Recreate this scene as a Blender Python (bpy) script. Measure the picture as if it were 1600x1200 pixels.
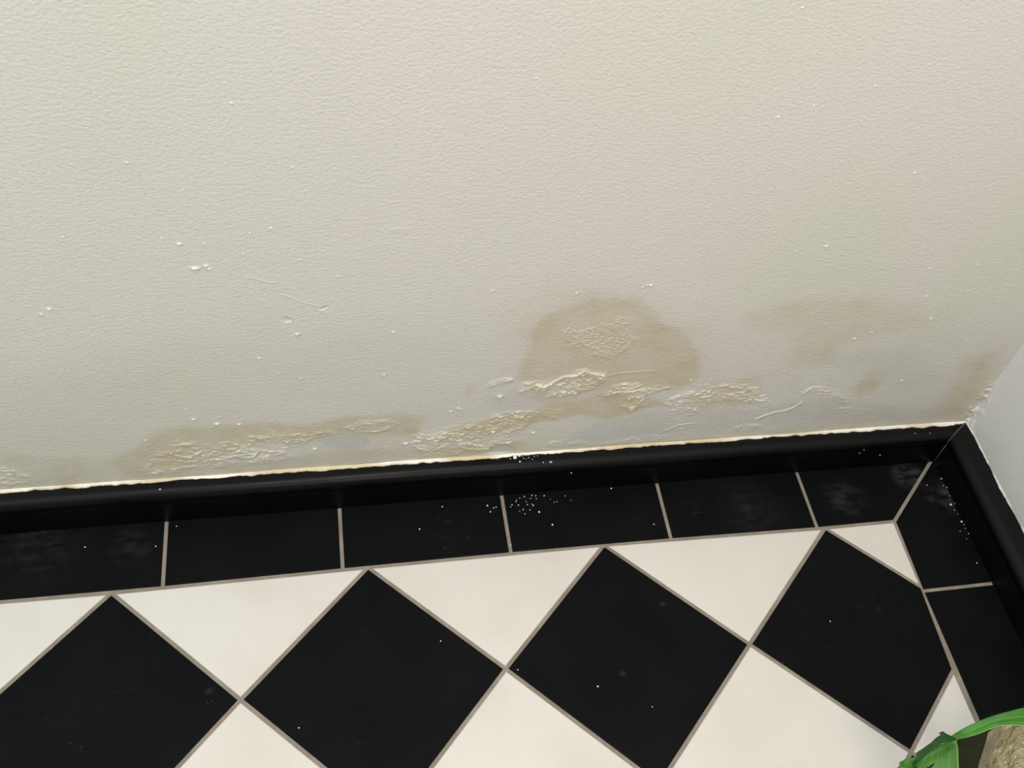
import bpy, bmesh, math, random
import numpy as np
from mathutils import Vector, Euler

for o in list(bpy.data.objects):
    bpy.data.objects.remove(o, do_unlink=True)
SC = bpy.context.scene
COL = SC.collection

# ------------------------------------------------------------------ camera
CAM_LOC = Vector((-0.45997, -0.45978, 0.84142))
CAM_ROT = Euler((0.674724, -0.099459, -0.154809), 'XYZ')
F_PX = 1656.66
cam_d = bpy.data.cameras.new('camera')
cam_d.sensor_fit = 'HORIZONTAL'
cam_d.sensor_width = 36.0
cam_d.lens = 36.0 * F_PX / 1600.0
cam_d.clip_start = 0.01
cam = bpy.data.objects.new('camera', cam_d)
cam.location = CAM_LOC
cam.rotation_euler = CAM_ROT
COL.objects.link(cam)
SC.camera = cam

# ------------------------------------------------------------------ light, exposure
SC.view_settings.view_transform = 'Standard'
SC.view_settings.look = 'None'
SC.view_settings.gamma = 1.0
SC.view_settings.use_curve_mapping = False
SC.view_settings.exposure = 0.0
world = bpy.data.worlds.new('hall_daylight')
SC.world = world
world.use_nodes = True
bg = world.node_tree.nodes['Background']
bg.inputs[0].default_value = (0.81, 1.01, 1.05, 1)
bg.inputs[1].default_value = 0.26


def area(name, loc, size, power, color, target):
    d = bpy.data.lights.new(name, 'AREA')
    d.shape = 'DISK'
    d.size = size
    d.energy = power
    d.color = color
    o = bpy.data.objects.new(name, d)
    o.location = loc
    o.rotation_euler = (Vector(target) - Vector(loc)).to_track_quat('-Z', 'Y').to_euler()
    COL.objects.link(o)


area('ceiling_lamp', (-0.45, -0.30, 2.35), 0.20, 20.0, (0.94, 0.93, 0.955), (-0.45, -0.2, 0.0))
area('side_fill', (-1.70, -0.60, 1.30), 0.60, 12.0, (0.85, 0.98, 1.08), (0.0, 0.0, 0.4))  # added cool fill from the left, brightens the right wall
area('front_fill', (-0.30, -1.00, 1.05), 0.40, 6.4, (0.95, 0.795, 0.672), (-0.25, 0.08, 0.5))  # added low fill in front, makes the back wall brighter upwards

# ------------------------------------------------------------------ measured places in the room
YW, XW, ZS = 0.0792, 0.1640, 0.0449        # back wall, right wall, skirting height
YF, XF = 0.0640, 0.1420                    # skirting faces
RM = CAM_ROT.to_matrix()


def ray(px, py):
    return RM @ Vector(((px - 800) / F_PX, -(py - 600) / F_PX, -1))


def at_z(px, py, z=0.0):
    d = ray(px, py)
    return CAM_LOC + d * ((z - CAM_LOC.z) / d.z)


def at_wall(px, py, y=YW):
    d = ray(px, py)
    return CAM_LOC + d * ((y - CAM_LOC.y) / d.y)


def at_right(px, py):
    d = ray(px, py)
    return CAM_LOC + d * ((XW - CAM_LOC.x) / d.x)


def wl(pts):
    """measured spots on the back wall as (x, z) metres"""
    return np.array([[at_wall(*q).x, at_wall(*q).z] for q in pts])


# ------------------------------------------------------------------ node helpers
def lin(c):
    return tuple(((v / 255) / 12.92 if v / 255 <= 0.04045 else ((v / 255 + 0.055) / 1.055) ** 2.4) for v in c) + (1,)


def new_mat(name, color, rough=0.5, spec=0.5):
    m = bpy.data.materials.new(name)
    m.use_nodes = True
    b = m.node_tree.nodes['Principled BSDF']
    b.inputs['Base Color'].default_value = color
    b.inputs['Roughness'].default_value = rough
    b.inputs['Specular IOR Level'].default_value = spec
    return m, m.node_tree, b


def nd(nt, t, **kw):
    n = nt.nodes.new(t)
    for k, v in kw.items():
        if hasattr(n, k):
            setattr(n, k, v)
        else:
            n.inputs[k].default_value = v
    return n


def noise(nt, vec, scale, detail=3, rough=0.5):
    n = nd(nt, 'ShaderNodeTexNoise')
    n.inputs['Scale'].default_value = scale
    n.inputs['Detail'].default_value = detail
    n.inputs['Roughness'].default_value = rough
    nt.links.new(vec, n.inputs['Vector'])
    return n.outputs['Fac']


def math_n(nt, op, a, b=None, clamp=False):
    n = nd(nt, 'ShaderNodeMath')
    n.operation = op
    n.use_clamp = clamp
    for i, v in enumerate((a, b)):
        if v is None:
            continue
        if isinstance(v, (int, float)):
            n.inputs[i].default_value = v
        else:
            nt.links.new(v, n.inputs[i])
    return n.outputs[0]


def ramp(nt, fac, lo, hi, a=0.0, b=1.0):
    n = nd(nt, 'ShaderNodeMapRange')
    n.interpolation_type = 'SMOOTHSTEP'
    n.inputs['From Min'].default_value = lo
    n.inputs['From Max'].default_value = hi
    n.inputs['To Min'].default_value = a
    n.inputs['To Max'].default_value = b
    nt.links.new(fac, n.inputs['Value'])
    return n.outputs[0]


def mix(nt, fac, a, b):
    n = nd(nt, 'ShaderNodeMix')
    n.data_type = 'RGBA'
    if isinstance(fac, (int, float)):
        n.inputs[0].default_value = fac
    else:
        nt.links.new(fac, n.inputs[0])
    for i, v in ((6, a), (7, b)):
        if isinstance(v, tuple):
            n.inputs[i].default_value = v
        else:
            nt.links.new(v, n.inputs[i])
    return n.outputs[2]


def obj_vec(nt, scale=(1, 1, 1)):
    tc = nd(nt, 'ShaderNodeTexCoord')
    mp = nd(nt, 'ShaderNodeMapping')
    mp.inputs['Scale'].default_value = scale
    nt.links.new(tc.outputs['Object'], mp.inputs['Vector'])
    return mp.outputs['Vector']


def attr(nt, name):
    n = nd(nt, 'ShaderNodeAttribute')
    n.attribute_name = name
    return n.outputs['Fac']


def bump(nt, b, height, dist, strength=1.0, prev=None):
    n = nd(nt, 'ShaderNodeBump')
    n.inputs['Distance'].default_value = dist
    n.inputs['Strength'].default_value = strength
    nt.links.new(height, n.inputs['Height'])
    if prev is not None:
        nt.links.new(prev, n.inputs['Normal'])
    nt.links.new(n.outputs[0], b.inputs['Normal'])
    return n.outputs[0]


# ------------------------------------------------------------------ object helpers
def link(name, me, mats, parent=None, label=None, category=None, group=None, kind=None, smooth=True):
    o = bpy.data.objects.new(name, me)
    COL.objects.link(o)
    for m in (mats if isinstance(mats, (list, tuple)) else [mats]):
        me.materials.append(m)
    if smooth:
        me.polygons.foreach_set('use_smooth', [True] * len(me.polygons))
    if parent:
        o.parent = parent
    for k, v in (('label', label), ('category', category), ('group', group), ('kind', kind)):
        if v:
            o[k] = v
    return o


def mesh_from(verts, faces, name='m'):
    me = bpy.data.meshes.new(name)
    me.from_pydata([tuple(v) for v in verts], [], faces)
    me.update()
    return me


def grid_mesh(P, name='grid'):
    """P: (rows, cols, 3) array"""
    r, c, _ = P.shape
    me = bpy.data.meshes.new(name)
    me.vertices.add(r * c)
    me.vertices.foreach_set('co', P.reshape(-1).astype(np.float32))
    i = (np.arange(r - 1)[:, None] * c + np.arange(c - 1)[None, :]).ravel()
    q = np.stack([i, i + 1, i + c + 1, i + c], 1).astype(np.int32)
    n = len(q)
    me.loops.add(n * 4)
    me.polygons.add(n)
    me.loops.foreach_set('vertex_index', q.ravel())
    me.polygons.foreach_set('loop_start', np.arange(0, n * 4, 4, dtype=np.int32))
    me.update(calc_edges=True)
    return me


# numpy noise ------------------------------------------------------
def vnoise(x, z, seed, sx, sz):
    """smooth value noise, features about sx by sz metres"""
    rg = np.random.RandomState(seed)
    T = rg.rand(256, 256)
    u, v = x / sx, z / sz
    iu, iv = np.floor(u).astype(int), np.floor(v).astype(int)
    fu, fv = u - iu, v - iv
    fu, fv = fu * fu * (3 - 2 * fu), fv * fv * (3 - 2 * fv)
    g = lambda a, b: T[a % 256, b % 256]
    return ((g(iu, iv) * (1 - fu) + g(iu + 1, iv) * fu) * (1 - fv)
            + (g(iu, iv + 1) * (1 - fu) + g(iu + 1, iv + 1) * fu) * fv)


def fnoise(x, z, seed, sx, sz, oct=3):
    s, a, t = 0, 1.0, 0
    for k in range(oct):
        s = s + a * vnoise(x + 7.1 * k, z + 3.3 * k, seed + k, sx / 2 ** k, sz / 2 ** k)
        t += a
        a *= 0.5
    return s / t


def seg_dist(X, Z, P, closed=False):
    best = np.full(X.shape, 1e9)
    n = len(P)
    for i in range(n if closed else n - 1):
        a, b = P[i], P[(i + 1) % n]
        d = b - a
        L = max(d @ d, 1e-12)
        t = np.clip(((X - a[0]) * d[0] + (Z - a[1]) * d[1]) / L, 0, 1)
        best = np.minimum(best, np.hypot(X - a[0] - t * d[0], Z - a[1] - t * d[1]))
    return best


def sdf(X, Z, P):
    """signed distance, positive inside"""
    d = seg_dist(X, Z, P, True)
    ins = np.zeros(X.shape, bool)
    n = len(P)
    for i in range(n):
        x1, z1 = P[i]
        x2, z2 = P[(i + 1) % n]
        if z1 == z2:
            continue
        c = ((z1 > Z) != (z2 > Z)) & (X < (x2 - x1) * (Z - z1) / (z2 - z1) + x1)
        ins ^= c
    return np.where(ins, d, -d)


def sst(v, lo, hi):
    t = np.clip((v - lo) / (hi - lo), 0, 1)
    return t * t * (3 - 2 * t)


# ------------------------------------------------------------------ BACK WALL
xs = np.concatenate([np.linspace(-2.2, -0.80, 15)[:-1], np.arange(-0.79, XW + 0.0004, 0.00065), [XW + 0.012]])
zs = np.concatenate([[-0.02, 0.02], np.arange(0.0400, 0.3096, 0.0006), np.arange(0.3125, 0.56, 0.0025),
                     np.linspace(0.58, 2.4, 12)])
X, Z = np.meshgrid(xs, zs)
w1 = (fnoise(X, Z, 11, .03, .02) - .5) * 0.020
w2 = (fnoise(X, Z, 21, .03, .02) - .5) * 0.020
XX, ZZ = X + w1 * .7, Z + w2 * .7


def blob(pts, lo, hi, warp=True, rag=0.0, seed=5):
    P = wl(pts)
    m = 0.03
    out = np.zeros(X.shape)
    ci = np.where((xs > P[:, 0].min() - m) & (xs < P[:, 0].max() + m))[0]
    ri = np.where((zs > P[:, 1].min() - m) & (zs < P[:, 1].max() + m))[0]
    if not len(ci) or not len(ri):
        return out
    sl = (slice(ri[0], ri[-1] + 1), slice(ci[0], ci[-1] + 1))
    a, b = (XX[sl], ZZ[sl]) if warp else (X[sl], Z[sl])
    d = sdf(a, b, P)
    if rag:
        d = d + (fnoise(X[sl], Z[sl], seed, .012, .006) - .5) * rag
    out[sl] = sst(d, lo, hi)
    return out


def ridge(pts, width, warp=0.0):
    P = wl(pts)
    m = 0.01
    out = np.zeros(X.shape)
    ci = np.where((xs > P[:, 0].min() - m) & (xs < P[:, 0].max() + m))[0]
    ri = np.where((zs > P[:, 1].min() - m) & (zs < P[:, 1].max() + m))[0]
    if not len(ci) or not len(ri):
        return out
    sl = (slice(ri[0], ri[-1] + 1), slice(ci[0], ci[-1] + 1))
    d = seg_dist(X[sl] + w1[sl] * warp, Z[sl] + w2[sl] * warp, P)
    out[sl] = np.exp(-(d / width) ** 2)
    return out


# yellow-brown damp stain
stain = np.zeros(X.shape)
for pts, lo, hi, amt in (
    ([(805, 585), (820, 545), (832, 520), (848, 500), (880, 482), (930, 470), (990, 470), (1020, 482), (1037, 500),
      (1055, 510), (1075, 525), (1095, 545), (1098, 570), (1085, 592), (1060, 605), (1000, 608), (900, 608), (830, 600)],
     -.004, .006, .75),
    ([(800, 600), (790, 480), (850, 440), (930, 430), (1040, 470), (1110, 520), (1120, 600)], -.02, .03, .28),
    ([(170, 722), (215, 690), (260, 668), (330, 664), (420, 662), (500, 657), (560, 650), (610, 645), (665, 652),
      (650, 680), (540, 684), (400, 698), (330, 722), (250, 735), (200, 745)], -.005, .008, .85),
    ([(210, 735), (300, 722), (400, 722), (500, 705), (640, 700), (780, 690), (880, 700), (600, 722), (400, 742),
      (220, 752)], -.004, .006, .65),
    ([(660, 690), (720, 662), (790, 645), (850, 635), (910, 618), (960, 608), (1020, 615), (1045, 632), (990, 648),
      (950, 654), (900, 650), (850, 660), (780, 680), (700, 690)], -.004, .007, 1.0),
    ([(800, 610), (940, 600), (1000, 615), (940, 640), (840, 640)], -.01, .01, .45),
    ([(1440, 655), (1480, 610), (1510, 560), (1570, 540), (1540, 620), (1505, 665)], -.012, .02, .85),
    ([(1170, 490), (1300, 462), (1430, 480), (1445, 505), (1330, 530), (1270, 575), (1230, 575), (1240, 520),
      (1180, 512)], -.012, .012, .42),
    ([(1270, 555), (1300, 550), (1310, 572), (1280, 575)], -.004, .006, .4),
    ([(1060, 625), (1110, 598), (1180, 590), (1200, 615), (1150, 635), (1080, 640)], -.006, .008, .60),
    ([(1325, 605), (1360, 580), (1385, 590), (1365, 612), (1340, 622)], -.004, .008, .6),
    ([(-20, 700), (60, 708), (150, 712), (230, 700), (250, 750), (0, 775)], -.006, .012, .42),
    ([(725, 610), (735, 597), (750, 600), (745, 618), (732, 620)], -.003, .005, .5),
    ([(690, 706), (735, 692), (760, 700), (740, 712), (695, 716)], -.003, .004, .9),
    ([(850, 705), (900, 690), (960, 688), (1200, 670), (1350, 652), (1500, 650), (1500, 668), (1200, 688), (850, 712)],
     -.003, .004, .40),
):
    stain = 1 - (1 - stain) * (1 - amt * blob(pts, lo, hi))
low = np.clip(1 - (Z - .06) / (.20 + .10 * (fnoise(X, Z, 88, .25, .2, 2) - .5)), 0, 1)
damp = sst(low, .0, .45) * .55  # damp lower band; its tone also stands in for light fading downward
# blue-grey bare patches
grey = np.zeros(X.shape)
for pts, lo, hi, amt in (
    ([(500, 688), (520, 680), (550, 679), (575, 684), (578, 695), (560, 704), (520, 704), (502, 698)], -.003, .003, .75),
    ([(875, 690), (940, 655), (1000, 648), (1060, 636), (1180, 638), (1240, 628), (1330, 622), (1470, 640), (1480, 652),
      (1180, 672), (960, 690), (880, 698)], -.004, .008, .65),
    ([(722, 685), (740, 675), (765, 674), (770, 685), (745, 695), (728, 695)], -.002, .004, .7),
    ([(755, 620), (800, 610), (860, 625), (850, 640), (790, 648), (760, 640)], -.004, .006, .35),
    ([(1290, 560), (1420, 540), (1480, 590), (1420, 610), (1330, 590)], -.008, .012, .35),
    ([(360, 715), (372, 706), (395, 707), (400, 713), (385, 718), (365, 720)], -.001, .003, .8),
    ([(760, 708), (770, 699), (790, 697), (800, 703), (800, 707)], -.001, .002, .8),
    ([(340, 735), (480, 712), (640, 700), (640, 712), (450, 730), (340, 740)], -.003, .004, .25),
):
    grey = 1 - (1 - grey) * (1 - amt * blob(pts, lo, hi))
# raised, wrinkled, flaking paint
crust = np.zeros(X.shape)
for pts, lo, hi, amt, rag in (
    ([(878, 517), (890, 511), (905, 518), (922, 516), (935, 511), (948, 512), (962, 501), (972, 502), (976, 515),
      (986, 532), (984, 546), (970, 555), (950, 557), (930, 550), (912, 543), (888, 545), (895, 535), (884, 530)],
     -.0008, .0008, 1.0, .0014),
    ([(808, 600), (820, 592), (850, 594), (862, 598), (880, 588), (910, 579), (922, 584), (945, 587), (948, 593),
      (930, 605), (915, 608), (880, 620), (850, 622), (855, 610), (810, 610)], -.002, .004, 1.0, .012),
    ([(765, 602), (770, 592), (800, 586), (805, 592), (780, 600)], -.001, .003, .7, .006),
    ([(945, 612), (960, 604), (985, 598), (1045, 600), (1050, 606), (1015, 615), (1012, 625), (1005, 637), (982, 641),
      (975, 622), (950, 620)], -.002, .003, 1.0, .010),
    ([(1035, 630), (1060, 615), (1085, 606), (1130, 600), (1160, 600), (1180, 606), (1200, 618), (1200, 628),
      (1160, 622), (1110, 628), (1085, 642), (1055, 636)], -.004, .004, .85, .016),
    ([(660, 712), (640, 692), (650, 676), (700, 664), (750, 654), (790, 645), (812, 640), (880, 640), (882, 648),
      (830, 655), (812, 672), (800, 695), (770, 702), (700, 708)], -.004, .006, .9, .014),
    ([(535, 672), (560, 658), (600, 659), (622, 668), (590, 678), (550, 680)], -.002, .004, .8, .008),
    ([(235, 705), (262, 690), (300, 688), (330, 694), (400, 684), (480, 672), (522, 676), (480, 690), (450, 700),
      (462, 712), (380, 722), (330, 730), (225, 742)], -.004, .006, .7, .014),
    ([(1252, 616), (1268, 603), (1295, 606), (1322, 618), (1325, 632), (1295, 626), (1270, 616)], -.002, .005, .5, .006),
    ([(1290, 645), (1330, 632), (1370, 640), (1340, 652)], -.002, .005, .4, .006),
    ([(-10, 730), (20, 730), (45, 738), (60, 750), (20, 757), (-10, 760)], -.002, .005, .6, .006),
    ([(845, 700), (860, 692), (900, 688), (960, 684), (1040, 676), (1080, 678), (1000, 690), (900, 698)],
     -.001, .003, .45, .010),
    ([(1130, 672), (1160, 662), (1190, 668), (1160, 678)], -.001, .004, .6, .006),
):
    crust = np.maximum(crust, amt * blob(pts, lo, hi, rag > 0, rag))

wx, wz = X + w1 * .25 + Z * .7, Z + w2 * .25 - X * .06
wr = np.clip(1 - np.abs(2 * fnoise(wx, wz, 31, .0052, .0027, 2) - 1) * 3.0, 0, 1)
clump = np.clip((fnoise(X, Z, 33, .014, .006, 3) - .33) * 5, 0, 1)
wr = wr * clump
fine = np.clip(1 - np.abs(2 * fnoise(wx, wz, 41, .0024, .0019, 2) - 1) * 2.4, 0, 1)
fine_m = blob([(870, 505), (985, 495), (995, 560), (870, 555)], -.003, .001, False)
fl = np.clip((fnoise(wx, wz, 37, .0050, .0024, 2) - .56) * 7, 0, 1) * np.clip(clump + .25, 0, 1)
hgt = 0.00022 * crust * (1 - fine_m) + 0.0008 * crust * fl * (1 - fine_m) + crust * ((1 - fine_m) * (0.00075 * wr + .0003 * fine) + fine_m * .0006 * fine)
hgt += 0.0004 * (fnoise(X, Z, 61, .06, .05, 2) - .5) * sst(-Z, -.3, -.15) * 2
for pts, wd, h, wp in (
    ([(838, 600), (850, 603), (862, 598), (880, 588), (900, 586), (912, 579), (921, 583), (944, 587)], .0009, .0014, .12),
    ([(1180, 655), (1195, 649), (1210, 644), (1225, 642), (1240, 637), (1253, 629)], .0008, .0009, .1),
    ([(1255, 616), (1262, 609), (1270, 604), (1283, 604)], .0008, .0008, .1),
    ([(264, 705), (272, 711), (285, 713), (298, 714), (305, 710), (315, 704)], .0007, .0008, .1),
    ([(377, 713), (390, 714), (398, 711), (402, 706)], .0008, .0011, 0),
    ([(372, 704), (382, 700), (395, 702)], .0009, .0009, 0),
    ([(385, 433), (400, 436), (418, 441), (430, 442)], .0006, .0003, 0),
    ([(440, 460), (452, 464), (470, 472), (490, 477), (503, 480)], .0006, .0003, 0),
    ([(500, 486), (507, 485), (512, 482)], .0006, .0006, 0),
    ([(449, 505), (456, 503), (458, 498), (452, 495)], .0006, .0006, 0),
    ([(612, 359), (625, 358), (640, 358)], .0008, .0008, 0),
    ([(1004, 450), (1010, 446), (1020, 445)], .0007, .0004, 0),
    ([(1040, 672), (1060, 664), (1085, 660)], .0008, .0006, .2),
    ([(945, 590), (960, 586), (1000, 580), (1020, 579)], .0007, .0004, .2),
    ([(945, 618), (965, 612), (985, 610), (1005, 606)], .0008, .0008, .2),
):
    hgt += h * ridge(pts, wd, wp)
hgt -= 0.0008 * ridge([(448, 500), (452, 500)], .0028)
hgt -= 0.0008 * ridge([(508, 482), (505, 483)], .0022)
# bare scooped-out patch above the skirting
hgt -= 0.0012 * blob([(755, 709), (768, 698), (792, 695), (805, 702), (806, 709)], -.001, .002, False)
# torn edge in the room corner, above the skirting
edge = sst(X, XW - .012, XW - .001) * sst(-Z, -.12, -.075)
hgt += edge * .0035 * np.clip(fnoise(X, Z, 71, .006, .004, 2) * 2.4 - 1.05, 0, 1)
# tiny paint nibs
rg = random.Random(4)
nibs = [(362, 161, 1.3), (198, 254, 1.2), (457, 261, 1.1), (423, 356, 1.5), (391, 364, 1.1), (253, 372, 1.2),
        (280, 381, 2.0), (319, 380, 1.1), (303, 419, 2.0), (309, 419, 1.4), (322, 415, 1.7), (327, 420, 1.5),
        (380, 396, 1.0), (542, 367, 1.0), (529, 432, 1.1), (77, 483, 1.6), (65, 491, 1.3), (99, 370, 1.1), (464, 522, 1.7),
        (405, 560, 1.4), (471, 592, 1.2), (435, 583, .9), (615, 519, 1.4), (600, 586, 1.3), (770, 454, 1.2),
        (901, 458, 1.3), (1017, 446, 1.2), (1216, 183, 1.5), (1272, 165, 1.2), (1254, 12, 1.3), (1291, 385, 1.5),
        (1429, 270, 1.4), (1244, 393, 1.0), (1367, 134, 1.2), (1452, 420, 1.2), (1455, 498, 1.4), (1362, 519, 1.2),
        (1335, 529, 1.5), (1291, 506, 1.1), (1409, 595, 1.4), (781, 619, 2.3), (833, 676, 1.8), (771, 674, 2.0),
        (634, 693, 1.9), (339, 662, 2.0), (302, 655, 1.7), (374, 663, 1.6), (344, 652, 1.0), (289, 640, 1.0),
        (704, 643, 1.4), (716, 638, 1.5), (720, 640, 1.2), (492, 701, 1.8), (400, 717, 1.4), (1278, 487, .9),
        (1448, 463, 1.1), (1527, 415, 1.1), (318, 711, 1.4), (228, 688, 1.2), (838, 122, 1.1), (1511, 532, 1.1),
        (1080, 594, 1.3), (1226, 580, 1.1), (1058, 655, 1.1), (1065, 670, 1.1), (1227, 602, .9), (287, 296, .9),
        (329, 201, .8), (978, 260, .9), (1092, 260, .9), (560, 404, .9), (468, 406, .9), (724, 370, .9)]
for _ in range(60):
    nibs.append((rg.uniform(0, 1500), rg.uniform(0, 640), rg.uniform(.45, .8)))
nib_mask = np.zeros(X.shape)
nib_far = []
for px, py, s in nibs:
    p = at_wall(px, py)
    if p.z > .305:
        nib_far.append((p, s))
        continue
    r = .00062 * s
    ci = np.searchsorted(xs, p.x)
    ri = np.searchsorted(zs, p.z)
    sl = (slice(max(ri - 12, 0), ri + 13), slice(max(ci - 12, 0), ci + 13))
    g = np.exp(-(((X[sl] - p.x) / (r * 1.5)) ** 2 + ((Z[sl] - p.z) / r) ** 2))
    hgt[sl] += g * .0007 * s
    nib_mask[sl] = np.maximum(nib_mask[sl], g * min(1, s * .5))

P = np.stack([X, YW - hgt, Z], -1)
me = grid_mesh(P, 'wall_back')
for nm, a in (('stain', stain), ('bare', grey), ('crust', crust), ('nib', nib_mask), ('damp', damp),
              ('relief', np.clip(hgt / .0016, 0, 1))):
    at = me.attributes.new(nm, 'FLOAT', 'POINT')
    at.data.foreach_set('value', a.ravel().astype(np.float32))

m_wall, nt, b = new_mat('wall_paint', (.7, .68, .62, 1), .62, .35)
v = obj_vec(nt)
big = noise(nt, v, 3.2, 2)
# the paint runs from a pinkish off-white to a greenish cream
paint = mix(nt, ramp(nt, big, .38, .62), lin((218, 214, 208)), lin((214, 213, 200)))
big2 = noise(nt, v, 5.5, 2, .4)
paint = mix(nt, ramp(nt, big2, .60, .75, 0, .35), paint, lin((219, 208, 196)))
paint = mix(nt, math_n(nt, 'MULTIPLY', attr(nt, 'damp'), .45), paint, lin((196, 192, 180)))
st = math_n(nt, 'MULTIPLY', attr(nt, 'stain'), ramp(nt, noise(nt, v, 38, 4, .6), .25, .7, .60, 1.15), True)
c1 = mix(nt, st, paint, lin((198, 189, 164)))
brown = ramp(nt, noise(nt, obj_vec(nt, (14, 14, 40)), 1.0, 3), .48, .70, 0, .45)
c1 = mix(nt, math_n(nt, 'MULTIPLY', brown, st), c1, lin((182, 163, 130)))
gv = math_n(nt, 'MULTIPLY', attr(nt, 'bare'), ramp(nt, noise(nt, v, 60, 3), .25, .7, .6, 1.0), True)
c2 = mix(nt, gv, c1, lin((192, 192, 187)))
hi = math_n(nt, 'MULTIPLY', attr(nt, 'crust'), ramp(nt, attr(nt, 'relief'), .45, .95), True)
hi = math_n(nt, 'MAXIMUM', hi, math_n(nt, 'MULTIPLY', attr(nt, 'crust'), .22))
c3 = mix(nt, math_n(nt, 'MULTIPLY', hi, .8), c2, lin((224, 214, 186)))
c4 = mix(nt, attr(nt, 'nib'), c3, lin((240, 236, 224)))
nt.links.new(c4, b.inputs['Base Color'])
h1 = noise(nt, obj_vec(nt, (330, 330, 440)), 1.0, 2, .5)
h2 = noise(nt, obj_vec(nt, (700, 700, 900)), 1.0, 1, .5)
hh = math_n(nt, 'ADD', h1, math_n(nt, 'MULTIPLY', h2, .35))
bump(nt, b, hh, .0008, .55)
wall = link('wall_back', me, m_wall, kind='structure',
            label='off-white painted wall with damp stains and flaking paint above the black skirting')

if nib_far:
    bm = bmesh.new()
    for p, s in nib_far:
        r = .0006 * s
        k = bmesh.ops.create_icosphere(bm, subdivisions=2, radius=1)
        for vv in k['verts']:
            vv.co = Vector((p.x + vv.co.x * r * 1.5, YW + .0001 + vv.co.y * r * .9, p.z + vv.co.z * r))
    mm = bpy.data.meshes.new('paint_nibs')
    bm.to_mesh(mm)
    bm.free()
    m_nib, _, _ = new_mat('paint_nib', lin((226, 223, 212)), .6)
    link('paint_nib', mm, m_nib, parent=wall, kind='stuff')

# ------------------------------------------------------------------ RIGHT WALL
ys = np.concatenate([[YW + .012], np.arange(YW, -.16, -.0015), np.linspace(-.2, -2.2, 14)])
zr = np.concatenate([[-.02, .02], np.arange(.040, .22, .0015), np.linspace(.24, 2.4, 16)])
Yg, Zg = np.meshgrid(ys, zr)
xr = XW + 0.0022 * (fnoise(Yg, Zg, 91, .09, .09, 2) - .5) * sst(-Yg, -.075, -.03)
tear = sst(Yg, YW - .014, YW - .002) * sst(-Zg, -.13, -.06)
xr = xr - tear * .003 * np.clip(fnoise(Yg, Zg, 81, .006, .006, 2) * 2.4 - 1.1, 0, 1)
me = grid_mesh(np.stack([xr, Yg, Zg], -1), 'wall_right')
m_wr, nt, b = new_mat('side_wall_paint', lin((211, 209, 204)), .6, .35)
v = obj_vec(nt)
nt.links.new(mix(nt, ramp(nt, noise(nt, v, 9, 3), .4, .7), lin((221, 218, 211)), lin((212, 210, 200))),
             b.inputs['Base Color'])
bump(nt, b, noise(nt, v, 420, 2), .0008, .35)
link('wall_right', me, m_wr, kind='structure', label='plain off-white wall at the right of the corner')

# ------------------------------------------------------------------ SKIRTING
m_sk, nt, b = new_mat('black_gloss_skirting', (.0012, .0012, .0013, 1), .45, .20)
v = obj_vec(nt)
n1 = noise(nt, v, 22, 3)
nt.links.new(ramp(nt, n1, .3, .7, .40, .52), b.inputs['Roughness'])
dust = math_n(nt, 'MULTIPLY', ramp(nt, noise(nt, obj_vec(nt, (60, 60, 200)), 1, 4, .7), .64, .82, 0, .035),
              ramp(nt, noise(nt, v, 8, 2), .5, .65), True)
nt.links.new(mix(nt, dust, (.0012, .0012, .0013, 1), lin((150, 146, 138))), b.inputs['Base Color'])
bump(nt, b, noise(nt, v, 60, 2), .0006, .12)


def profile():
    """(out from wall, height): bullnose over a stepped face with a small foot"""
    D = YW - YF
    pts = [(-.004, ZS - .0002), (0.0, ZS)]
    pts.append((D * .30, ZS + .0001))
    r = .0080
    cx, cz = D + .0012 - r, ZS - r
    for k in range(0, 13):
        a = math.pi / 2 - k * (math.pi * .92) / 12
        pts.append((cx + r * math.cos(a), cz + r * math.sin(a)))
    zb = pts[-1][1] - .0006
    pts += [(D, zb), (D, .0004), (D, -.004)]
    return pts


PR = profile()


def sweep(axis):
    V, Fc = [], []
    n = len(PR)
    if axis == 'back':
        steps = np.concatenate([np.linspace(-2.2, -.8, 4), np.linspace(-.78, .10, 120)])
    else:
        steps = np.concatenate([np.linspace(-2.2, -.35, 4), np.linspace(-.33, .0, 60)])
    rr = random.Random(9)
    cols = []
    k = (XW - XF) / (YW - YF)
    for i, s in enumerate(list(steps) + ['m']):
        col = []
        for (d, z) in PR:
            wob = .0003 * math.sin(7 * (0 if s == 'm' else s) * 3.1)
            if axis == 'back':
                x = (XW - d * k) if s == 'm' else s
                col.append((x, YW - d - (0 if s == 'm' else wob), z))
            else:
                y = (YW - d) if s == 'm' else s
                col.append((XW - d * k - (0 if s == 'm' else wob), y, z))
        cols.append(col)
    for c in cols:
        V += c
    for i in range(len(cols) - 1):
        for j in range(n - 1):
            a = i * n + j
            q = (a, a + 1, a + n + 1, a + n)
            Fc.append(q if axis == 'back' else q[::-1])
    return mesh_from(V, Fc)


sk_b = link('baseboard_back', sweep('back'), m_sk, kind='structure',
            label='glossy black rounded skirting below the stained wall')
sk_r = link('baseboard_right', sweep('right'), m_sk, kind='structure',
            label='glossy black rounded skirting along the right wall')
for o in (sk_b, sk_r):
    es = o.modifiers.new('split', 'EDGE_SPLIT')
    es.split_angle = math.radians(50)

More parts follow.
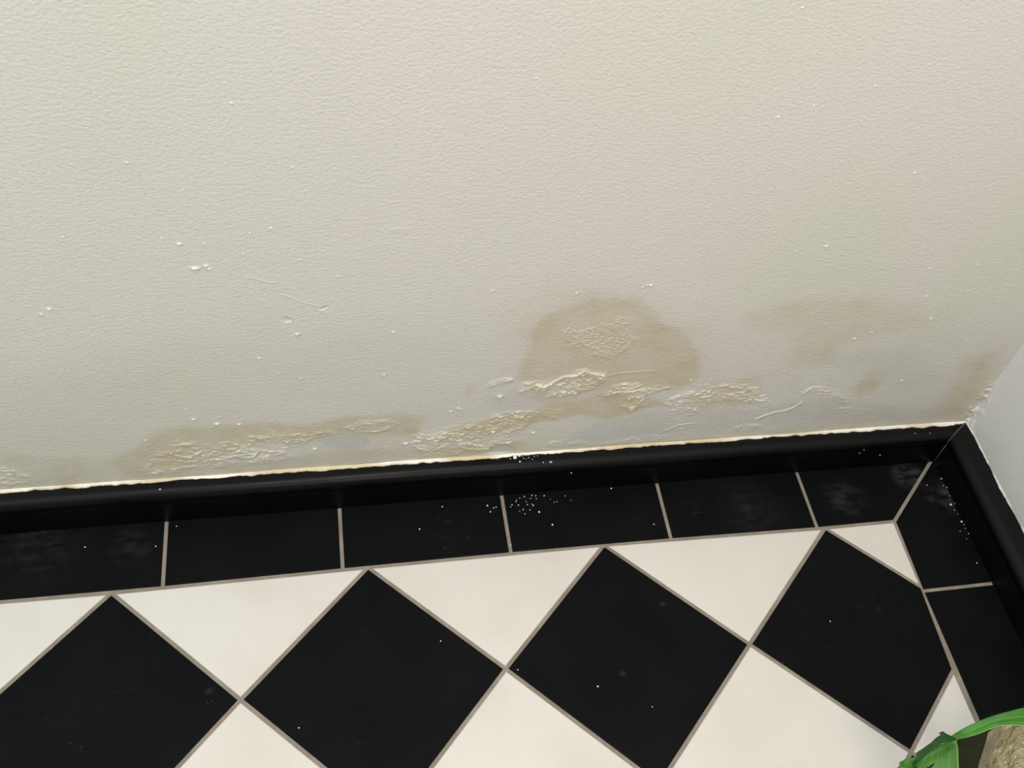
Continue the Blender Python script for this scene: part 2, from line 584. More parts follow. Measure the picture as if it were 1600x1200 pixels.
# irregular bead of old filler on the skirting's top edge
m_fil, nt, b = new_mat('old_filler', lin((226, 216, 190)), .6, .3)
v = obj_vec(nt)
nt.links.new(mix(nt, ramp(nt, noise(nt, obj_vec(nt, (18, 18, 60)), 1, 4), .40, .62), lin((243, 237, 222)),
                 lin((212, 196, 160))), b.inputs['Base Color'])
bump(nt, b, noise(nt, v, 380, 3), .001, .6)
m_filw, nt, b = new_mat('white_filler', lin((214, 211, 205)), .6, .3)
bump(nt, b, noise(nt, obj_vec(nt), 300, 3), .001, .6)


def filler(axis, s0, s1, ref, seed, wid, hei):
    s = np.arange(s0, s1, .0009)
    d_ = np.zeros_like(s)
    w = wid * (.55 + .9 * fnoise(s, d_, seed, .05, 1, 3))
    jag = .0022 * (fnoise(s, d_, seed + 9, .006, 1, 3) - .5) + .0014 * np.clip(fnoise(s, d_, seed + 19, .012, 1, 2) * 3 - 2, 0, 1)
    h = hei * (.45 + 1.1 * fnoise(s, d_ + 5, seed + 3, .04, 1, 3))
    prof = []
    for k in range(8):
        a = math.pi / 2 * k / 7
        out = (w + jag) * math.sin(a)
        up = h * math.cos(a)
        # a second low fold runs along the bead
        up = up + .0006 * np.sin(a * 4) * (fnoise(s, d_ + 9, seed + 5, .02, 1, 2) - .3)
        prof.append((out, up))
    rows = []
    for out, up in prof:
        if axis == 'back':
            rows.append(np.stack([s, YW - .0003 - out, ZS - .0002 + up], -1))
        else:
            rows.append(np.stack([XW + .0002 - out, s, ZS - .0002 + up], -1))
    Pg = np.stack(rows, 0)
    return grid_mesh(Pg if axis == 'right' else Pg[::-1], 'filler_bead')


link('filler_bead', filler('back', -1.0, XW - .001, None, 101, .0022, .0022), m_fil, parent=wall,
     label='cream line of cracked filler')
link('filler_bead', filler('right', -.30, YW - .001, None, 131, .0011, .0016), m_filw,
     parent=bpy.data.objects['wall_right'], label='white line of filler')

# pale dusty line in the skirting's mitre
bmv, bmf = [], []
kk = (XW - XF) / (YW - YF)
for i, (d, z) in enumerate(PR[1:-1]):
    wv = .0004 + .0005 * max(0, 1 - i / 5)
    x0, y0 = XW - d * kk, YW - d
    for sgn in (-1, 1):
        bmv.append((x0 + sgn * wv - .0004, y0 - sgn * wv * .6 - .0004, z + .0003))
for i in range(len(bmv) // 2 - 1):
    a = 2 * i
    bmf.append((a, a + 1, a + 3, a + 2))
m_mit, _, _ = new_mat('mitre_filler', lin((78, 76, 74)), .9, .1)
o = link('mitre_joint', mesh_from(bmv, bmf), m_mit, parent=sk_b, label='pale grey mitre line')
so = o.modifiers.new('s', 'SOLIDIFY')
so.thickness = .0006

# ------------------------------------------------------------------ FLOOR TILES
m_bt, nt, b = new_mat('black_tile', lin((24, 25, 26)), .55, .07)
v = obj_vec(nt)
cl = noise(nt, v, 13, 3, .6)
base = mix(nt, ramp(nt, cl, .35, .7), (.0024, .0028, .0032, 1), (.0040, .0042, .0044, 1))
sm = noise(nt, obj_vec(nt, (70, 160, 70)), 1.0, 4, .65)
smudge = math_n(nt, 'MULTIPLY', ramp(nt, sm, .60, .85, 0, .22), ramp(nt, noise(nt, v, 7, 2), .5, .72), True)
# dried dusty smears in the corner and along the skirting
for (px, py, r, amt) in ((1418, 742, .022, .22), (1475, 775, .026, .14), (1320, 778, .030, .09), (205, 853, .026, .05),
                         (60, 838, .06, .04), (1175, 795, .045, .04),
                         (973, 1052, .004, .16), (1036, 944, .004, .14), (328, 1083, .006, .10), (700, 815, .005, .12), (1375, 952, .005, .08)):
    c = at_z(px, py)
    vd = nd(nt, 'ShaderNodeVectorMath')
    vd.operation = 'DISTANCE'
    tc = nd(nt, 'ShaderNodeTexCoord')
    nt.links.new(tc.outputs['Object'], vd.inputs[0])
    vd.inputs[1].default_value = c
    f = ramp(nt, vd.outputs['Value'], 0, r, amt, 0)
    f = math_n(nt, 'MULTIPLY', f, ramp(nt, noise(nt, obj_vec(nt, (60, 120, 60)), 1, 4, .6), .35, .75))
    smudge = math_n(nt, 'ADD', smudge, f, True)
base = mix(nt, smudge, base, lin((150, 150, 146)))
sp = nd(nt, 'ShaderNodeTexVoronoi')
sp.inputs['Scale'].default_value = 55
nt.links.new(v, sp.inputs['Vector'])
base = mix(nt, ramp(nt, sp.outputs['Distance'], .012, .03, .25, 0), base, lin((150, 150, 140)))
nt.links.new(base, b.inputs['Base Color'])
nt.links.new(ramp(nt, noise(nt, v, 30, 3), .3, .7, .5, .62), b.inputs['Roughness'])
bump(nt, b, noise(nt, v, 120, 3), .0004, .15)

m_wt, nt, b = new_mat('white_tile', lin((232, 226, 214)), .42, .4)
v = obj_vec(nt)
c = mix(nt, ramp(nt, noise(nt, v, 9, 4), .35, .7), lin((211, 206, 197)), lin((204, 198, 187)))
c = mix(nt, ramp(nt, noise(nt, v, 90, 3), .68, .8, 0, .12), c, lin((172, 162, 145)))
nt.links.new(c, b.inputs['Base Color'])
bump(nt, b, noise(nt, v, 120, 3), .0004, .12)

m_gr, nt, b = new_mat('floor_grout', lin((132, 122, 110)), .9, .2)
v = obj_vec(nt)
c = mix(nt, ramp(nt, noise(nt, v, 40, 4, .65), .35, .7), lin((128, 118, 105)), lin((146, 136, 124)))
c = mix(nt, ramp(nt, noise(nt, v, 220, 3), .66, .78, 0, .5), c, lin((205, 200, 188)))
nt.links.new(c, b.inputs['Base Color'])
bump(nt, b, noise(nt, v, 500, 3), .0008, .5)

T = [at_z(174, 926), at_z(575, 886), at_z(943.8, 851), at_z(1289.5, 824.5)]
S = [at_z(375.8, 1093), at_z(790.5, 1044.5), at_z(1171.8, 1006.2)]
CR, R1, R2, R3 = at_z(1397.8, 814), at_z(1441, 917.5), at_z(1490.5, 1046), at_z(1529, 1129)
B3 = at_z(1424, 1175)
DG = 0.2164


def isect(a, b_, c_, d_):
    A = np.array([[b_.x - a.x, -(d_.x - c_.x)], [b_.y - a.y, -(d_.y - c_.y)]])
    t = np.linalg.solve(A, [c_.x - a.x, c_.y - a.y])
    return Vector((a.x + t[0] * (b_.x - a.x), a.y + t[0] * (b_.y - a.y), 0))


B1 = isect(S[0], at_z(507, 1200), S[1], at_z(673, 1200))
B2 = isect(S[1], at_z(997, 1200), S[2], at_z(1047, 1200))
d1 = (at_z(0, 1080.5) - T[0]).normalized()
Sm = T[0] + d1 * (DG / math.sqrt(2))
B0 = S[0] + (at_z(276, 1200) - S[0]).normalized() * (DG / math.sqrt(2))
K = {}                                     # lattice of tile corners; index = half diagonals from T[3]
for i in range(4):
    K[(2 * i, 0)] = T[i]
for i in range(3):
    K[(2 * i + 1, 1)] = S[i]
K[(-1, 1)] = Sm
K[(0, 2)], K[(2, 2)], K[(4, 2)], K[(6, 2)] = B0, B1, B2, B3


def node(i, j):
    if (i, j) not in K:
        K[(i, j)] = Vector((T[3].x + (i - 6) * DG / 2, T[3].y - j * DG / 2, 0))
    return K[(i, j)]


XR = (CR.x + R1.x + R2.x + R3.x) / 4
tiles = []                                 # (polygon, material index)
GW = .0017
for j in range(0, 14):
    for i in range(-16, 9):
        if (i + j) % 2:
            continue
        # tile whose top corner is node(i, j)
        if i > 6:
            continue
        col = 0 if j % 2 == 0 else 1
        q = [node(i, j), node(i - 1, j + 1), node(i, j + 2), node(i + 1, j + 1)]
        if i == 6:                         # clipped by the right border
            if j == 0:
                q = [T[3], S[2], B3, R2, R1]
            else:
                a, e = node(6, j), node(6, j + 2)
                yt, yb = a.y - (XR - a.x), e.y + (XR - e.x)
                q = [a, node(5, j + 1), e, Vector((XR, yb, 0)), Vector((XR, yt, 0))]
        tiles.append((q, col))
# white half tiles along the back border
for i in range(-16, 6, 2):
    tiles.append(([node(i, 0), node(i + 1, 1), node(i + 2, 0)], 1))
tiles.append(([T[3], R1, CR], 1))
# white corner pieces along the right border
tiles.append(([R2, B3, Vector((XR, B3.y - (XR - B3.x), 0))], 1))
for j in range(2, 12, 2):
    a = node(6, j)
    e = node(6, j + 2)
    if j > 2:
        tiles.append(([Vector((XR, a.y + (XR - a.x), 0)), a, Vector((XR, a.y - (XR - a.x), 0))], 1))
# black border along the back wall
jb = [at_z(254, 917.5), at_z(535.5, 889.5), at_z(798.5, 864), at_z(1049, 842.5), at_z(1277.5, 825)]
jt = [at_z(260, 817.5), at_z(530.5, 795), at_z(784, 775), at_z(1027, 757.5), at_z(1247.5, 744)]
ext = []
for a, c in zip(jb, jt):
    dd = (c - a)
    e = a + dd * ((YW - .004 - a.y) / dd.y)
    base_y = None
    ext.append(e)


def line_y(x):
    pts = [node(i, 0) for i in range(-16, 8, 2)] + [CR]
    pts = sorted(pts, key=lambda p: p.x)
    for u, w in zip(pts, pts[1:]):
        if u.x <= x <= w.x:
            return u.y + (w.y - u.y) * (x - u.x) / (w.x - u.x)
    return pts[0].y


bot = [Vector((a.x, line_y(a.x), 0)) for a in jb]
topv = list(ext)
for k in range(1, 9):
    bot.insert(0, Vector((jb[0].x - k * .1505, line_y(jb[0].x - k * .1505), 0)))
    topv.insert(0, Vector((ext[0].x - k * .1505, YW - .004, 0)))
mt = at_z(1453.6, 722.5)
md = (mt - CR)
MT = CR + md * ((YW - .004 - CR.y) / md.y)
bot.append(CR)
topv.append(MT)
for k in range(len(bot) - 1):
    tiles.append(([topv[k], bot[k], bot[k + 1], topv[k + 1]], 0))
# black border along the right wall
XB = XW - .004
j1, j1b = at_z(1448, 922.5), at_z(1548, 911.5)
e1 = j1 + (j1b - j1) * ((XB - j1.x) / (j1b.x - j1.x))
ys_l = [Vector((XR, j1.y, 0))] + [Vector((XR, j1.y - k * .1505, 0)) for k in range(1, 12)]
ys_r = [e1] + [Vector((XB, e1.y - k * .1505, 0)) for k in range(1, 12)]
MR = Vector((XB, MT.y, 0)) if MT.x > XB else MT
tiles.append(([MT, CR, ys_l[0], ys_r[0], Vector((XB, min(MT.y, YW - .006), 0))], 0))
for k in range(len(ys_l) - 1):
    tiles.append(([ys_r[k], ys_l[k], ys_l[k + 1], ys_r[k + 1]], 0))


def inset(poly, w):
    n = len(poly)
    A = sum(poly[i].x * poly[(i + 1) % n].y - poly[(i + 1) % n].x * poly[i].y for i in range(n))
    if A < 0:
        poly = poly[::-1]
    # drop near-duplicate corners
    pp = [p for i, p in enumerate(poly) if (p - poly[i - 1]).length > .003]
    n = len(pp)
    out = []
    for i in range(n):
        p0, p1, p2 = pp[i - 1], pp[i], pp[(i + 1) % n]
        e0, e1_ = (p1 - p0).normalized(), (p2 - p1).normalized()
        n0, n1 = Vector((-e0.y, e0.x, 0)), Vector((-e1_.y, e1_.x, 0))
        den = 1 + n0.dot(n1)
        out.append(p1 + (n0 + n1) * (w / max(den, .2)))
    return out


V, Fc, Mi = [], [], []
for q, col in tiles:
    rings = [(inset(q, GW), -.005), (inset(q, GW), -.0006), (inset(q, GW + .0005), -.0001), (inset(q, GW + .0010), 0)]
    n = len(rings[0][0])
    b0 = len(V)
    for pts, z in rings:
        for p in pts:
            V.append((p.x, p.y, z))
    for r in range(3):
        for i in range(n):
            Fc.append((b0 + r * n + i, b0 + r * n + (i + 1) % n, b0 + (r + 1) * n + (i + 1) % n, b0 + (r + 1) * n + i))
            Mi.append(col)
    Fc.append(tuple(b0 + 3 * n + i for i in range(n)))
    Mi.append(col)
b0 = len(V)
V += [(-2.3, -1.7, -.0009), (XW + .02, -1.7, -.0009), (XW + .02, YW + .02, -.0009), (-2.3, YW + .02, -.0009)]
Fc.append((b0, b0 + 1, b0 + 2, b0 + 3))
Mi.append(2)
me = mesh_from(V, Fc)
fl = link('floor', me, [m_bt, m_wt, m_gr], kind='structure', smooth=False,
          label='black and white diamond tiled floor with a black tile border')
me.polygons.foreach_set('material_index', Mi)

# ------------------------------------------------------------------ PLASTER CRUMBS
m_cr, nt, b = new_mat('plaster_crumb', lin((236, 232, 222)), .8, .2)
m_pk, _, _ = new_mat('pinkish_crumb', lin((180, 160, 155)), .8, .2)
rg = random.Random(12)


def crumb_mesh(seed):
    r_ = random.Random(seed)
    bm = bmesh.new()
    bmesh.ops.create_icosphere(bm, subdivisions=2, radius=1)
    ax = [Vector((r_.gauss(0, 1), r_.gauss(0, 1), r_.gauss(0, 1))).normalized() for _ in range(7)]
    for vv in bm.verts:
        n = vv.co.normalized()
        s = 1.0
        for a in ax:
            s -= .28 * max(0, n.dot(a) - .55)
        vv.co = n * s * (1 + r_.uniform(-.06, .06))
        vv.co.z *= .72
    mm = bpy.data.meshes.new('crumb')
    bm.to_mesh(mm)
    bm.free()
    return mm


CM = [crumb_mesh(s) for s in range(5)]


def sk_z(y):
    """height of the skirting's rounded top at y"""
    d = YW - y
    r = .0080
    cx = (YW - YF) + .0012 - r
    if d <= cx:
        return ZS
    return ZS - r + math.sqrt(max(r * r - (d - cx) ** 2, 0))


def crumb(px, py, r, on, label, group=None, mat=None, name='plaster_crumb', flat=1.0):
    if on == 'skirting':
        p = at_z(px, py, ZS)
        for _ in range(4):
            p = at_z(px, py, sk_z(p.y) + r * .4)
        z = sk_z(p.y) + r * .42 * flat
    else:
        p = at_z(px, py, 0)
        z = r * .55 * flat
    k = rg.randrange(5)
    o = bpy.data.objects.new(name, CM[k])
    COL.objects.link(o)
    if not CM[k].materials:
        CM[k].materials.append(m_cr)
    o.location = (p.x, p.y, z)
    o.rotation_euler = (0, 0, rg.uniform(0, 6.28))
    o.scale = (r * rg.uniform(.85, 1.25), r * rg.uniform(.8, 1.1), r * flat)
    if mat:
        o.material_slots[0].link = 'OBJECT'
        o.material_slots[0].material = mat
    o['label'] = label
    o['category'] = 'plaster crumb'
    if group:
        o['group'] = group
    return o


crumb(804.5, 714.5, .0021, 'skirting', 'largest white plaster crumb on the black skirting top, left one of a touching pair')
crumb(811.5, 711.5, .0019, 'skirting', 'white plaster crumb on the black skirting top, right one of a touching pair')
crumb(812.3, 721.5, .0009, 'skirting', 'small elongated white crumb on the skirting just below the pair of big crumbs')
crumb(790, 712.5, .0010, 'skirting', 'small white crumb on the skirting just left of the pair of big crumbs')
crumb(860.5, 722, .0014, 'skirting', 'pinkish grey crumb on the rounded skirting right of the white crumbs', mat=m_pk)
crumb(849, 722.5, .0006, 'skirting', 'tiny white crumb on the skirting just left of the pinkish grey crumb')
crumb(892.5, 739, .0008, 'skirting', 'lone pale crumb low on the skirting bead right of the pinkish grey crumb', mat=m_pk)
crumb(848.5, 708.5, .0008, 'skirting', 'small white crumb against the wall edge above the pinkish grey crumb')
crumb(250, 764.5, .0007, 'skirting', 'lone white crumb on the skirting above the leftmost visible border joint')
for px, py in ((797.5, 717), (780, 711), (784, 710.5), (777, 717), (816, 713), (818, 716), (828, 709.5), (826, 715),
               (840, 712), (832, 718), (772, 711.5), (853, 709.5), (795, 710), (835, 713), (822, 717)):
    crumb(px, py, rg.uniform(.00035, .0006), 'skirting', 'tiny white plaster speck on the black skirting around the big crumbs',
          'plaster specks on the skirting')
crumb(863, 820.3, .0009, 'floor', 'white crumb on the black border tile, nearest to the white tiles below the speck cluster')
crumb(842.5, 800.5, .0009, 'floor', 'white crumb on the black border tile at the lower right of the speck cluster')
crumb(761.5, 790.5, .0009, 'floor', 'white crumb on the black border tile left of the middle joint, the larger of two')
crumb(766, 800, .0007, 'floor', 'small crumb on the black border tile left of the middle joint, below a larger one')
crumb(655.5, 827, .0008, 'floor', 'lone white crumb in the middle of the third black border tile')
crumb(691, 792, .0007, 'floor', 'lone small crumb near the skirting on the third black border tile')
crumb(1021.5, 819.5, .0007, 'floor', 'lone pale crumb beside a joint on the fourth black border tile')
crumb(955, 763.5, .0007, 'floor', 'lone pale crumb against the skirting foot on the fourth black border tile')
crumb(133, 855, .0007, 'floor', 'lone white crumb on the leftmost black border tile')
crumb(243.5, 854, .0007, 'floor', 'white crumb on the leftmost black border tile close to its joint')
crumb(276, 822.5, .0006, 'floor', 'tiny crumb by the skirting just right of the leftmost border joint')
crumb(1464, 726.8, .0012, 'floor', 'off-white crumb in the inside corner of the skirting')
crumb(1485, 789, .0012, 'floor', 'white crumb on the right border tile beside the skirting, the larger of a near pair')
crumb(1492, 787, .0010, 'floor', 'white crumb touching the right skirting foot, next to a larger crumb')
crumb(1502, 815.5, .0011, 'floor', 'white crumb further down the foot of the right skirting')
crumb(1470.5, 748.5, .0009, 'floor', 'small crumb at the right skirting foot nearest the corner')
crumb(1448, 758.5, .0009, 'floor', 'small grey crumb beside the mitre joint on the right border tile', mat=m_pk)
crumb(1526, 880, .0007, 'floor', 'tiny crumb low down the foot of the right skirting')
crumb(1582, 961, .0008, 'floor', 'pale crumb by the right skirting on the lower border tile')
crumb(688.5, 1002, .0007, 'floor', 'lone white crumb on the second black diamond tile from the left')
crumb(467, 1137.5, .0006, 'floor', 'tiny crumb near the lower left edge of the second black diamond tile')
crumb(934, 1073, .0008, 'floor', 'white crumb left of centre on the third black diamond tile')
crumb(1019, 1104.5, .0006, 'floor', 'tiny crumb lower right of centre on the third black diamond tile')
crumb(809, 1047, .0006, 'floor', 'tiny crumb in the left corner of the third black diamond tile')
crumb(1297, 971, .0006, 'floor', 'tiny crumb on the clipped black diamond tile at the right')
cl_pts = [(831, 774.5), (819, 776), (812, 778.5), (829, 779), (837, 775), (800, 789), (798, 792), (810, 789.5), (824, 788.5),
          (831, 788), (833, 790), (817.5, 796.5), (812, 799), (820, 803), (822, 784), (807, 782), (838, 779.5), (866, 785),
          (870, 784), (850, 775), (883, 775), (775, 793), (771, 794), (828, 797), (806, 784), (860, 780), (892, 782)]
for px, py in cl_pts:
    crumb(px, py, rg.uniform(.0004, .00068), 'floor',
          'tiny plaster speck in the loose cluster on the black border tile below the big crumbs',
          'plaster specks on the border tile')
for px, py in ((1474, 759), (1479, 762), (1491, 797), (1496, 803), (1506, 820), (1508, 826), (1500, 830), (1513, 834),
               (1484, 775), (1510, 842)):
    crumb(px, py, rg.uniform(.00035, .0006), 'floor', 'tiny pale speck scattered along the foot of the right skirting',
          'plaster specks by the right skirting')
for px, py in ((1430, 677), (1453, 677), (1343, 708), (1375, 711), (1350, 703)):
    crumb(px, py, .0005, 'skirting', 'tiny pale speck on the back skirting close to the room corner',
          'plaster specks on the skirting near the corner')

# ------------------------------------------------------------------ POTTED PLANT
def leaf_mat(name, c0, c1, vein, veins, rough=.38):
    m, nt, b = new_mat(name, c0, rough, .5)
    tc = nd(nt, 'ShaderNodeUVMap')
    sx = nd(nt, 'ShaderNodeSeparateXYZ')
    nt.links.new(tc.outputs[0], sx.inputs[0])
    v = obj_vec(nt)
    c = mix(nt, ramp(nt, noise(nt, v, 60, 3), .3, .7), c0, c1)
    mp = nd(nt, 'ShaderNodeMapping')
    mp.inputs['Scale'].default_value = (2, 42, 1)
    nt.links.new(tc.outputs[0], mp.inputs['Vector'])
    st = noise(nt, mp.outputs[0], 1.0, 2)
    c = mix(nt, ramp(nt, st, .45, .7, 0, .35), c, vein)
    for (pos, w, amt) in veins:
        dd = math_n(nt, 'ABSOLUTE', math_n(nt, 'SUBTRACT', sx.outputs[1], pos))
        c = mix(nt, ramp(nt, dd, w * .4, w, amt, 0), c, vein)
    nt.links.new(c, b.inputs['Base Color'])
    b.inputs['Subsurface Weight'].default_value = 0.0
    tr = nd(nt, 'ShaderNodeBsdfTranslucent')
    nt.links.new(c, tr.inputs[0])
    ms = nd(nt, 'ShaderNodeMixShader')
    ms.inputs[0].default_value = .25
    out = nt.nodes['Material Output']
    nt.links.new(b.outputs[0], ms.inputs[1])
    nt.links.new(tr.outputs[0], ms.inputs[2])
    nt.links.new(ms.outputs[0], out.inputs[0])
    bump(nt, b, st, .0006, .35)
    return m


m_l1 = leaf_mat('strap_leaf', lin((40, 112, 20)), lin((68, 138, 36)), lin((135, 190, 95)),
                [(.45, .03, .55), (.80, .035, .8), (.985, .05, .9)])
m_l2 = leaf_mat('pale_leaf_face', lin((50, 112, 32)), lin((76, 136, 48)), lin((132, 176, 98)), [(.97, .03, .9)], .5)  # paler green for the folded leaf's face
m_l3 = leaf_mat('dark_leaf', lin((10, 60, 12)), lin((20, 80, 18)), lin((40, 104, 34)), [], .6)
m_l4 = leaf_mat('shade_coloured_leaf', lin((36, 44, 22)), lin((46, 52, 28)), lin((60, 66, 36)), [], .5)


def leaf_strip(rows, seg=8, sub=6, thick=.0004, cup=.0):
    """rows: (edge A point, edge B point) pairs; smooth in between"""
    A = [Vector(r[0]) for r in rows]
    Bv = [Vector(r[1]) for r in rows]

    def cr(Pn, i, t):
        p0, p1, p2, p3 = Pn[max(i - 1, 0)], Pn[i], Pn[i + 1], Pn[min(i + 2, len(Pn) - 1)]
        return .5 * ((2 * p1) + (-p0 + p2) * t + (2 * p0 - 5 * p1 + 4 * p2 - p3) * t * t
                     + (-p0 + 3 * p1 - 3 * p2 + p3) * t ** 3)
    AA, BB = [], []
    for i in range(len(A) - 1):
        for s in range(sub):
            AA.append(cr(A, i, s / sub))
            BB.append(cr(Bv, i, s / sub))
    AA.append(A[-1])
    BB.append(Bv[-1])
    G = np.zeros((len(AA), seg + 1, 3))
    for i in range(len(AA)):
        w = (BB[i] - AA[i]).length
        for j in range(seg + 1):
            t = j / seg
            p = AA[i].lerp(BB[i], t)
            p = p - Vector((0, 0, cup * w * 4 * t * (1 - t)))
            G[i, j] = p
    me = grid_mesh(G, 'leaf')
    uv = me.uv_layers.new(name='UVMap')
    li = np.zeros(len(me.loops), np.int32)
    me.loops.foreach_get('vertex_index', li)
    u = (li // (seg + 1)) / len(AA)
    vv = (li % (seg + 1)) / seg
    uv.data.foreach_set('uv', np.stack([u, vv], 1).ravel().astype(np.float32))
    return me


def add_leaf(name, me, mat, parent, thick=.0005, label=None):
    o = link(name, me, mat, parent=parent, label=label)
    s = o.modifiers.new('thickness', 'SOLIDIFY')
    s.thickness = thick
    s.offset = 0
    return o


PC = at_z(1655, 1345, 0)                   # centre of the pot's base
PC = Vector((0.076, -0.272, 0))
plant = bpy.data.objects.new('potted_plant', None)
COL.objects.link(plant)
plant.location = (0, 0, 0)
plant['label'] = 'green leafy plant in a pot wrapped in crinkled beige film at the lower right'
plant['category'] = 'plant'


def h(px, py, z):
    return at_z(px, py, z)


# long arching blade over the pot
rows = []
for (ax, ay, bx, by, z) in ((1483, 1152, 1488, 1157, .100), (1500, 1141, 1507, 1153, .108), (1524, 1129, 1531, 1146, .116),
                            (1552, 1118, 1556, 1136, .123), (1578, 1111, 1580, 1133, .127), (1604, 1105, 1604, 1135, .128),
                            (1635, 1104, 1630, 1142, .125), (1670, 1112, 1655, 1155, .116), (1700, 1135, 1690, 1165, .100)):
    rows.append((h(ax, ay, z), h(bx, by, z + .001)))
add_leaf('leaf', leaf_strip(rows, 10, 6, cup=.10), m_l1, plant)
# folded leaf: pale face, dark turned-over flap, small torn leaf at the left
rows = []
for (ax, ay, bx, by, z0, z1) in ((1440, 1176, 1493, 1155, .103, .113), (1434, 1188, 1495, 1160, .101, .112), (1430, 1203, 1497, 1168, .096, .108),
                                 (1426, 1216, 1498, 1190, .092, .104), (1424, 1240, 1500, 1220, .088, .098),
                                 (1430, 1275, 1508, 1260, .082, .090), (1450, 1320, 1520, 1300, .078, .084)):
    rows.append((h(ax, ay, z0), h(bx, by, z1)))
add_leaf('leaf', leaf_strip(rows, 12, 6, cup=-.05), m_l2, plant, label='pale green folded leaf')


def poly_leaf(pts, zf, cuts=14, name='leaf', mat=None, label=None, amp=0.0):
    bm = bmesh.new()
    vs = [bm.verts.new((p[0], p[1], 0)) for p in pts]
    bm.faces.new(vs)
    bmesh.ops.triangulate(bm, faces=bm.faces[:])
    for _ in range(3):
        bmesh.ops.subdivide_edges(bm, edges=bm.edges[:], cuts=1, use_grid_fill=True)
        bmesh.ops.triangulate(bm, faces=bm.faces[:])
    uvl = bm.loops.layers.uv.new('UVMap')
    x0 = min(p[0] for p in pts)
    x1 = max(p[0] for p in pts)
    y0 = min(p[1] for p in pts)
    y1 = max(p[1] for p in pts)
    for f in bm.faces:
        for l in f.loops:
            l[uvl].uv = ((l.vert.co.x - x0) / (x1 - x0), .9 * (l.vert.co.y - y0) / (y1 - y0))
    for vv in bm.verts:
        px, py = vv.co.x, vv.co.y
        vv.co = h(px, py, zf(px, py) + amp * math.sin(px * .35) * math.cos(py * .3))
    me = bpy.data.meshes.new('leaf')
    bm.to_mesh(me)
    bm.free()
    return add_leaf(name, me, mat, plant, label=label)


poly_leaf([(1431.5, 1176), (1441, 1170), (1454, 1161), (1463, 1152.5), (1470, 1148), (1467, 1145.5), (1472, 1146),
           (1474, 1143), (1476.5, 1145.5), (1493, 1153.5), (1495, 1157), (1484, 1158.5), (1472, 1162), (1458, 1170), (1446, 1181),
           (1433.5, 1192)], lambda x, y: .122 - .0001 * abs(y - 1160), mat=m_l3, label='dark green turned-over leaf edge',
          amp=.0002)
poly_leaf([(1405, 1191.5), (1411, 1188), (1422, 1184.5), (1432, 1182.5), (1434, 1192), (1431, 1212), (1422, 1230),
           (1400, 1228), (1404, 1208), (1402, 1200), (1406, 1196)], lambda x, y: .092, mat=m_l1, amp=.001,
          label='small torn bright green leaf')
# small dark splits in the folded leaf
m_tear, _, _ = new_mat('leaf_split', lin((6, 14, 6)), .8)
for pts in ([(1450, 1201), (1453, 1196), (1458, 1193), (1460, 1194), (1455, 1200), (1452, 1204)],
            [(1429, 1199), (1431, 1197.5), (1434, 1201), (1432, 1204)],
            [(1448, 1199), (1451, 1197), (1450, 1202), (1448, 1204)]):
    me = mesh_from([h(x, y, .1175 if x > 1440 else .110) for x, y in pts], [tuple(range(len(pts)))])
    o = add_leaf('split', me, m_tear, plant, .0003, label='dark split in the leaf')
# added leaf beside the pot; the wrap's shade is in its dark colour
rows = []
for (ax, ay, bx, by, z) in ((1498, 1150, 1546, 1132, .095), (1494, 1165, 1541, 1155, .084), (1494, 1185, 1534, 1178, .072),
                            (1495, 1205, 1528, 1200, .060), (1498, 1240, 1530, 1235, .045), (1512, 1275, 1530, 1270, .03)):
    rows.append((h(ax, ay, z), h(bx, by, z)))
add_leaf('leaf', leaf_strip(rows, 8, 6, cup=.12), m_l4, plant, label='added dark olive leaf, coloured as the shaded wrap')

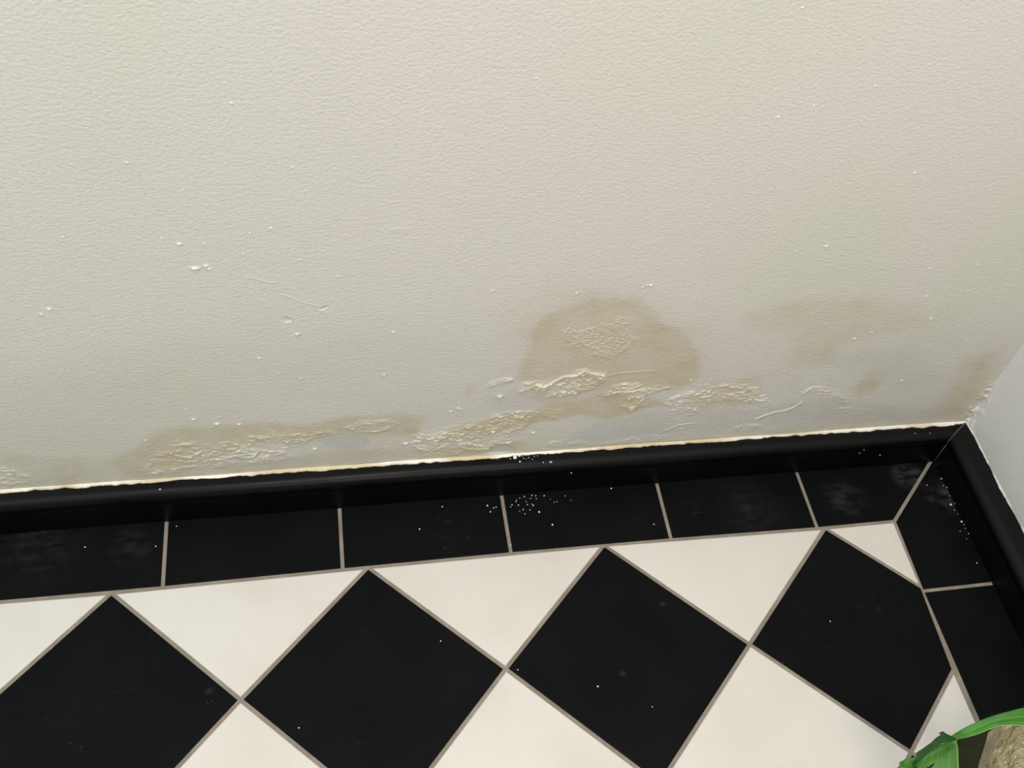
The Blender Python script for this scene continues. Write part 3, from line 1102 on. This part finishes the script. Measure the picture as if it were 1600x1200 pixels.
# pot wrapped in film
m_film, nt, b = new_mat('crinkled_film', lin((168, 158, 118)), .14, .9)
v = obj_vec(nt)
c = mix(nt, ramp(nt, noise(nt, v, 24, 4, .6), .35, .7), lin((150, 140, 100)), lin((182, 172, 134)))
nt.links.new(c, b.inputs['Base Color'])
vo = nd(nt, 'ShaderNodeTexVoronoi')
vo.feature = 'DISTANCE_TO_EDGE'
vo.inputs['Scale'].default_value = 60
nt.links.new(v, vo.inputs['Vector'])
hh = math_n(nt, 'ADD', noise(nt, obj_vec(nt, (110, 110, 170)), 1, 3, .6), math_n(nt, 'MULTIPLY', vo.outputs['Distance'], .5))
bump(nt, b, hh, .008, .9)


def lathe(prof, seg, wob=0.0, seed=0, power=2.0):
    th = np.linspace(0, 2 * math.pi, seg + 1)
    G = np.zeros((len(prof), seg + 1, 3))
    for i, (r, z) in enumerate(prof):
        wv = wob * (fnoise(np.cos(th) * .05 + .3, np.sin(th) * .05 + .3 + z, seed, .012, .02, 3) - .5)
        wv[-1] = wv[0]
        G[i, :, 0] = PC.x + (r + wv) * np.cos(th)
        G[i, :, 1] = PC.y + (r + wv) * np.sin(th)
        G[i, :, 2] = z
    return grid_mesh(G[:, ::-1], 'lathe')


prof = [(.001, .001), (.038, .001), (.041, .002), (.048, .008), (.056, .030), (.058, .050), (.055, .070), (.046, .084), (.030, .092),
        (.016, .098), (.010, .106), (.012, .116), (.018, .124)]
pr2 = []
for a, c_ in zip(prof, prof[1:]):
    for k in range(8):
        t = k / 8
        pr2.append((a[0] + (c_[0] - a[0]) * t, a[1] + (c_[1] - a[1]) * t))
pr2.append(prof[-1])
link('pot', lathe(pr2, 200, .005, 7), m_film, parent=plant, label='pot bundled in crinkled beige film')
m_stem, _, _ = new_mat('plant_stem', lin((74, 128, 44)), .5)
for (dx, dy, tx, ty, tz) in ((0, 0, .02, .03, .14), (-.002, .006, .04, .02, .13), (.012, -.01, .0, -.04, .15)):
    cu = []
    G = np.zeros((9, 9, 3))
    for i in range(9):
        t = i / 8
        cx_ = PC.x + dx + tx * t * t
        cy_ = PC.y + dy + ty * t * t
        cz_ = .100 + (tz - .100) * t
        for j in range(9):
            a = 2 * math.pi * j / 8
            G[i, j] = (cx_ + .0022 * math.cos(a), cy_ + .0022 * math.sin(a), cz_)
    link('stem', grid_mesh(G[:, ::-1], 'stem'), m_stem, parent=plant)
